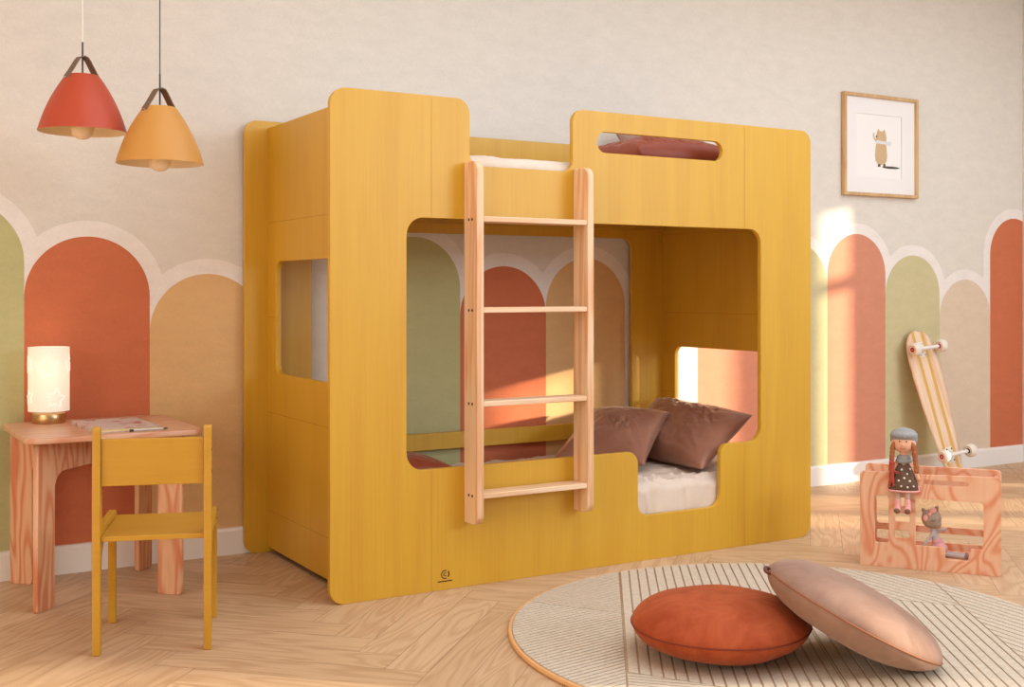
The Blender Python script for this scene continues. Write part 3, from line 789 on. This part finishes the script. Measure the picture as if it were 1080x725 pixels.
# ------------------------------------------------------------------ doll's bunk bed (crate)
ang = math.atan2(-.377, .277)
MCRX, MCRY = 3.248, -1.334
cr = thing('doll_bunk_bed', 'small plywood doll bunk bed with ladder cut-outs standing on the floor by the rug', 'doll furniture', (MCRX, MCRY, 0), ang)
CL, CH_, CD = .470, .343, .19
fp = panel('front_panel', [(0,0,.008),(CL,0,.008),(CL,CH_,.014),(.192,CH_-.006,.012),(.192,.280,.008),(.106,.280,.008),(.106,CH_-.002,.012),(0,CH_-.004,.014)],
    [rect(.052,.086,.099,.257,.010), rect(.121,.222,.171,.252,.006), rect(.121,.165,.171,.196,.006), rect(.121,.108,.171,.136,.006),
     [(.190,.086,0),(.289,.086,0),(.289,.045,.006),(.372,.045,.010),(.372,.088,.006),(.414,.088,.010),(.414,.252,.010),(.190,.252,0)],
     rect(.214,.303,.366,.320,.008)], .011, M['ply'], cr, MXZ(.0055), bev=.001, seg=5)
panel('back_panel', rect(0,0,CL,CH_,.014), [rect(.04,.124,.425,.262,.010), rect(.04,.066,.415,.100,.010)], .011, M['ply'], cr, MXZ(CD-.0055), bev=.001, seg=5)
for x in (.0075+.01, CL-.0075-.01): panel('side_panel', rect(.0112,.0,CD-.0112,CH_-.018,0), [rect(.045,.08,CD-.045,.25,.012)] if x > .2 else [], .011, M['ply'], cr, MYZ(x), bev=.001)
box('bunk_floor', .024, CL-.024, .0114, CD-.0114, .034, .042, M['ply'], cr, .001)
CM = Matrix.Translation((MCRX, MCRY, 0)) @ Matrix.Rotation(ang, 4, 'Z')

# ------------------------------------------------------------------ dolls
def blob(name, parts, mat, parent=None, vox=.0022, smooth=6, sub=2):
    """one continuous surface grown from overlapping balls and tapered limbs"""
    bm = bmesh.new()
    for p in parts:
        if p[0] == 's':
            _, c, r = p; r = r if isinstance(r, tuple) else (r, r, r)
            bmesh.ops.create_uvsphere(bm, u_segments=24, v_segments=16, radius=1, matrix=Matrix.Translation(c) @ Matrix.Diagonal((*r, 1)))
        else:
            _, a, b_, r1, r2 = p; a = Vector(a); b_ = Vector(b_); L = (b_-a).length
            k_ = max(3, int(L/min(r1, r2)*2.2))
            for k in range(k_+1):
                s = k/k_; bmesh.ops.create_icosphere(bm, subdivisions=2, radius=r1+(r2-r1)*s, matrix=Matrix.Translation(a.lerp(b_, s)))
    me = bpy.data.meshes.new(name); bm.to_mesh(me); bm.free()
    tmp = bpy.data.objects.new('tmp', me); COL.objects.link(tmp)
    rm = tmp.modifiers.new('r', 'REMESH'); rm.mode = 'VOXEL'; rm.voxel_size = vox; rm.use_smooth_shade = True
    s = tmp.modifiers.new('s', 'SMOOTH'); s.iterations = smooth; s.factor = .5
    dg = bpy.context.evaluated_depsgraph_get(); dg.update()
    m2 = bpy.data.meshes.new_from_object(tmp.evaluated_get(dg)); bpy.data.objects.remove(tmp)
    m2.name = name; m2.materials.clear(); m2.materials.append(mat)
    for p in m2.polygons: p.use_smooth = True; p.material_index = 0
    o = bpy.data.objects.new(name, m2); return link(o, parent)
skin = newmat('doll_skin', (236, 178, 146), .8); hair = fabric('doll_hair', (176, 104, 62), (146, 80, 44), 80, .8)
knit = fabric('grey_knit', (164, 162, 160), (142, 140, 138), 200, .95, 0, .8, 500)
dress = fabric('brown_felt', (112, 84, 64), (96, 70, 52), 50, .95); pink = fabric('pink_felt', (238, 172, 162), (228, 158, 148), 50, .9)
white = newmat('white_felt', (240, 232, 222), .9); redf = fabric('red_felt', (190, 78, 56), (150, 52, 38), 70, .9)
legm = fabric('doll_stocking', (206, 170, 150), (190, 152, 132), 50, .9); shoe = fabric('doll_shoe', (132, 92, 72), (112, 74, 58), 50, .8)
# local frame: +x along the crate, -y towards the room, z up; origin on the notch under the seated doll
d1 = thing('rag_doll', 'rag doll girl in grey knit hat and brown dotted dress sitting on the plywood bunk', 'doll')
d1.matrix_world = CM @ Matrix.Translation((.150, 0, .2845)) @ Matrix.Scale(1.17, 4)
# the doll faces the viewer: its face is turned a little towards the camera
blob('body', [('s', (0,.004,.140), (.036,.031,.032)), ('c', (0,.004,.118), (0,.005,.085), .011, .013), ('c', (0,.006,.085), (0,.006,.020), .016, .024), ('s', (0,.006,.018), (.030,.020,.017)),
    ('c', (-.012,.0,.013), (-.013,-.023,.010), .011, .009), ('c', (-.013,-.023,.010), (-.014,-.025,-.045), .0075, .0065),
    ('c', (.012,.0,.013), (.013,-.023,.010), .011, .009), ('c', (.013,-.023,.010), (.013,-.025,-.045), .0075, .0065),
    ('c', (-.014,.004,.084), (-.034,-.004,.052), .0085, .0075), ('c', (-.034,-.004,.052), (-.030,-.016,.030), .0075, .007),
    ('c', (.014,.004,.084), (.034,.002,.052), .0085, .0075), ('c', (.034,.002,.052), (.042,-.004,.034), .0075, .007), ('s', (0,-.027,.136), .004)], skin, d1)
blob('hat', [('s', (0,.010,.158), (.041,.036,.027)), ('s', (0,.014,.148), (.041,.030,.021)), ('s', (0,-.006,.163), (.035,.028,.014))], knit, d1, .002)
blob('hair', [('s', (0,.011,.138), (.035,.028,.030)), ('c', (-.012,-.013,.155), (-.030,-.012,.128), .007, .008), ('c', (.012,-.013,.155), (.030,-.012,.128), .007, .008)], hair, d1, .002)
for sx_ in (-1, 1):
    blob('braid', [('s', (sx_*(.031+.008*k/6*(1 if sx_ > 0 else .4)), -.012-.002*k, .122-.0105*k), (.0082, .0078, .0085)) for k in range(7)], hair, d1, .0018, 2)
blob('cowl', [('s', (0,.004,.094), (.021,.019,.011)), ('s', (0,.004,.084), (.025,.020,.011))], knit, d1, .002)
bm = bmesh.new(); rows = []; K = 40
for (r1, z, fy) in ((.019,.082,0),(.025,.066,-.002),(.031,.045,-.006),(.038,.022,-.012),(.044,-.002,-.017)):
    rows.append([bm.verts.new((r1*(1+.05*math.sin(k*2*PI/K*7)*(z < .05))*math.cos(2*PI*k/K), fy+.004+r1*.60*(1+.06*math.sin(k*2*PI/K*7)*(z < .05))*math.sin(2*PI*k/K), z if math.sin(2*PI*k/K) < .2 or z > .02 else z*.3+.012)) for k in range(K)])
for a, b_ in zip(rows, rows[1:]):
    for k in range(K): bm.faces.new((a[k], a[(k+1)%K], b_[(k+1)%K], b_[k]))
dr = from_bm('dress', bm, dress, d1, True); so = dr.modifiers.new('s', 'SOLIDIFY'); so.thickness = .002
hem = tube('hem', [tuple(v) for v in [(.0445*math.cos(2*PI*k/K), -.013+.0445*.60*math.sin(2*PI*k/K), -.003 if math.sin(2*PI*k/K) < .2 else .0105) for k in range(K)]], .003, pink, dr, cyclic=True)
bm = bmesh.new()
for (x, z) in ((-.020,.050),(-.004,.060),(.012,.048),(-.012,.028),(.004,.036),(.020,.028),(-.026,.014),(-.004,.012),(.014,.010),(.030,.012),(.020,.062)):
    s_ = (.066-z)/.068; r1 = .025+.019*max(0, s_); fy = -.002-.015*max(0, s_)
    y = fy+.004-r1*.60*math.sqrt(max(.05, 1-(x/r1)**2))-.001
    bmesh.ops.create_uvsphere(bm, u_segments=12, v_segments=8, radius=1, matrix=Matrix.Translation((x, y, z)) @ Matrix.Diagonal((.0032,.0014,.0032,1)))
dd = from_bm('dots', bm, white, dr, True); dd['label'] = 'white dots'
for x in (-.014, .013):
    blob('stocking', [('c', (x,-.025,-.002), (x,-.026,-.035), .0086, .0078)], legm, d1, .002, 3)
    bt = blob('boot', [('c', (x,-.026,-.033), (x*1.05,-.028,-.054), .0098, .0105), ('s', (x*1.1,-.035,-.060), (.0105,.013,.0095))], pink, d1, .002, 3)
    tc_ = blob('toe', [('s', (x*1.12,-.043,-.0615), (.0092,.008,.0085))], shoe, bt, .0018, 2); tc_['label'] = 'brown toe cap'
bm = bmesh.new()
for x in (-.010, .010): bmesh.ops.create_uvsphere(bm, u_segments=10, v_segments=8, radius=.0024, matrix=Matrix.Translation((x, -.0245, .146)))
from_bm('eye', bm, newmat('eye_black', (20,16,16), .3), d1, True)
tube('mouth', [(.009*math.cos(a), -.0245-.001*math.cos(a*2), .128+.005*math.sin(a)) for a in [math.radians(200+14*k) for k in range(11)]], .0007, redf, d1)
t2 = thing('soft_toy', 'tiny red felt toy under the arm of the rag doll', 'toy')
t2.matrix_world = CM @ Matrix.Translation((.150, 0, .2845)) @ Matrix.Scale(1.17, 4)
blob('toy_body', [('s', (-.031,-.026,.078), (.009,.007,.010)), ('c', (-.031,-.026,.070), (-.033,-.026,.036), .0075, .0085), ('c', (-.035,-.028,.036), (-.040,-.030,.008), .005, .004), ('c', (-.029,-.028,.036), (-.027,-.030,.012), .005, .004), ('c', (-.030,-.026,.058), (-.012,-.028,.050), .004, .0035)], redf, t2, .0018)

mg = fabric('mouse_grey', (200, 186, 182), (180, 166, 162), 60, .95); mh = fabric('mouse_head_brown', (176, 154, 136), (156, 134, 116), 60, .9)
d3 = thing('mouse_doll', 'grey mouse doll with pink bow and pink skirt sitting inside the plywood bunk', 'doll')
d3.matrix_world = CM @ Matrix.Translation((.268, .060, .0425))
blob('body', [('c', (-.004,0,.018), (-.022,0,.092), .017, .011), ('s', (0,0,.016), (.021,.018,.016)),
   ('c', (.004,-.008,.010), (.085,-.022,.0085), .0085, .0072), ('c', (.004,.010,.010), (.085,.006,.0085), .0085, .0072),
   ('c', (-.022,-.006,.082), (-.044,-.018,.052), .0072, .0062), ('c', (-.044,-.018,.052), (-.060,-.022,.026), .0062, .0058),
   ('c', (-.014,.004,.084), (.006,-.004,.094), .0065, .0058), ('s', (.012,-.006,.097), (.012,.006,.008))], mg, d3)
hd = blob('head', [('s', (-.028,-.002,.132), (.034,.028,.035)), ('s', (-.014,-.006,.116), (.020,.016,.018)), ('c', (-.052,0,.155), (-.056,0,.162), .008, .007), ('c', (-.012,0,.160), (-.010,0,.172), .009, .008)], mh, d3)
blob('bow', [('s', (-.033,-.026,.150), .006), ('s', (-.046,-.024,.136), (.010,.005,.012)), ('s', (-.022,-.024,.165), (.012,.005,.012))], pink, d3, .0018, 2)
blob('skirt', [('s', (-.001,-.001,.026), (.029,.025,.026)), ('s', (-.008,0,.050), (.020,.018,.016))], fabric('pink_tulle', (232,168,168), (214,148,150), 60, .9), d3, .002)
tube('eyelid', [(-.020+.008*math.cos(a), -.0315, .134+.006*math.sin(a)) for a in [math.radians(200+14*k) for k in range(11)]], .0008, newmat('stitch', (50,38,30), .8), d3)
for y_ in (-.024, .005):
    blob('foot', [('s', (.089, y_, .0095), (.0075,.0075,.0095))], newmat('foot_mauve', (150,112,110), .8), d3, .0018, 2)
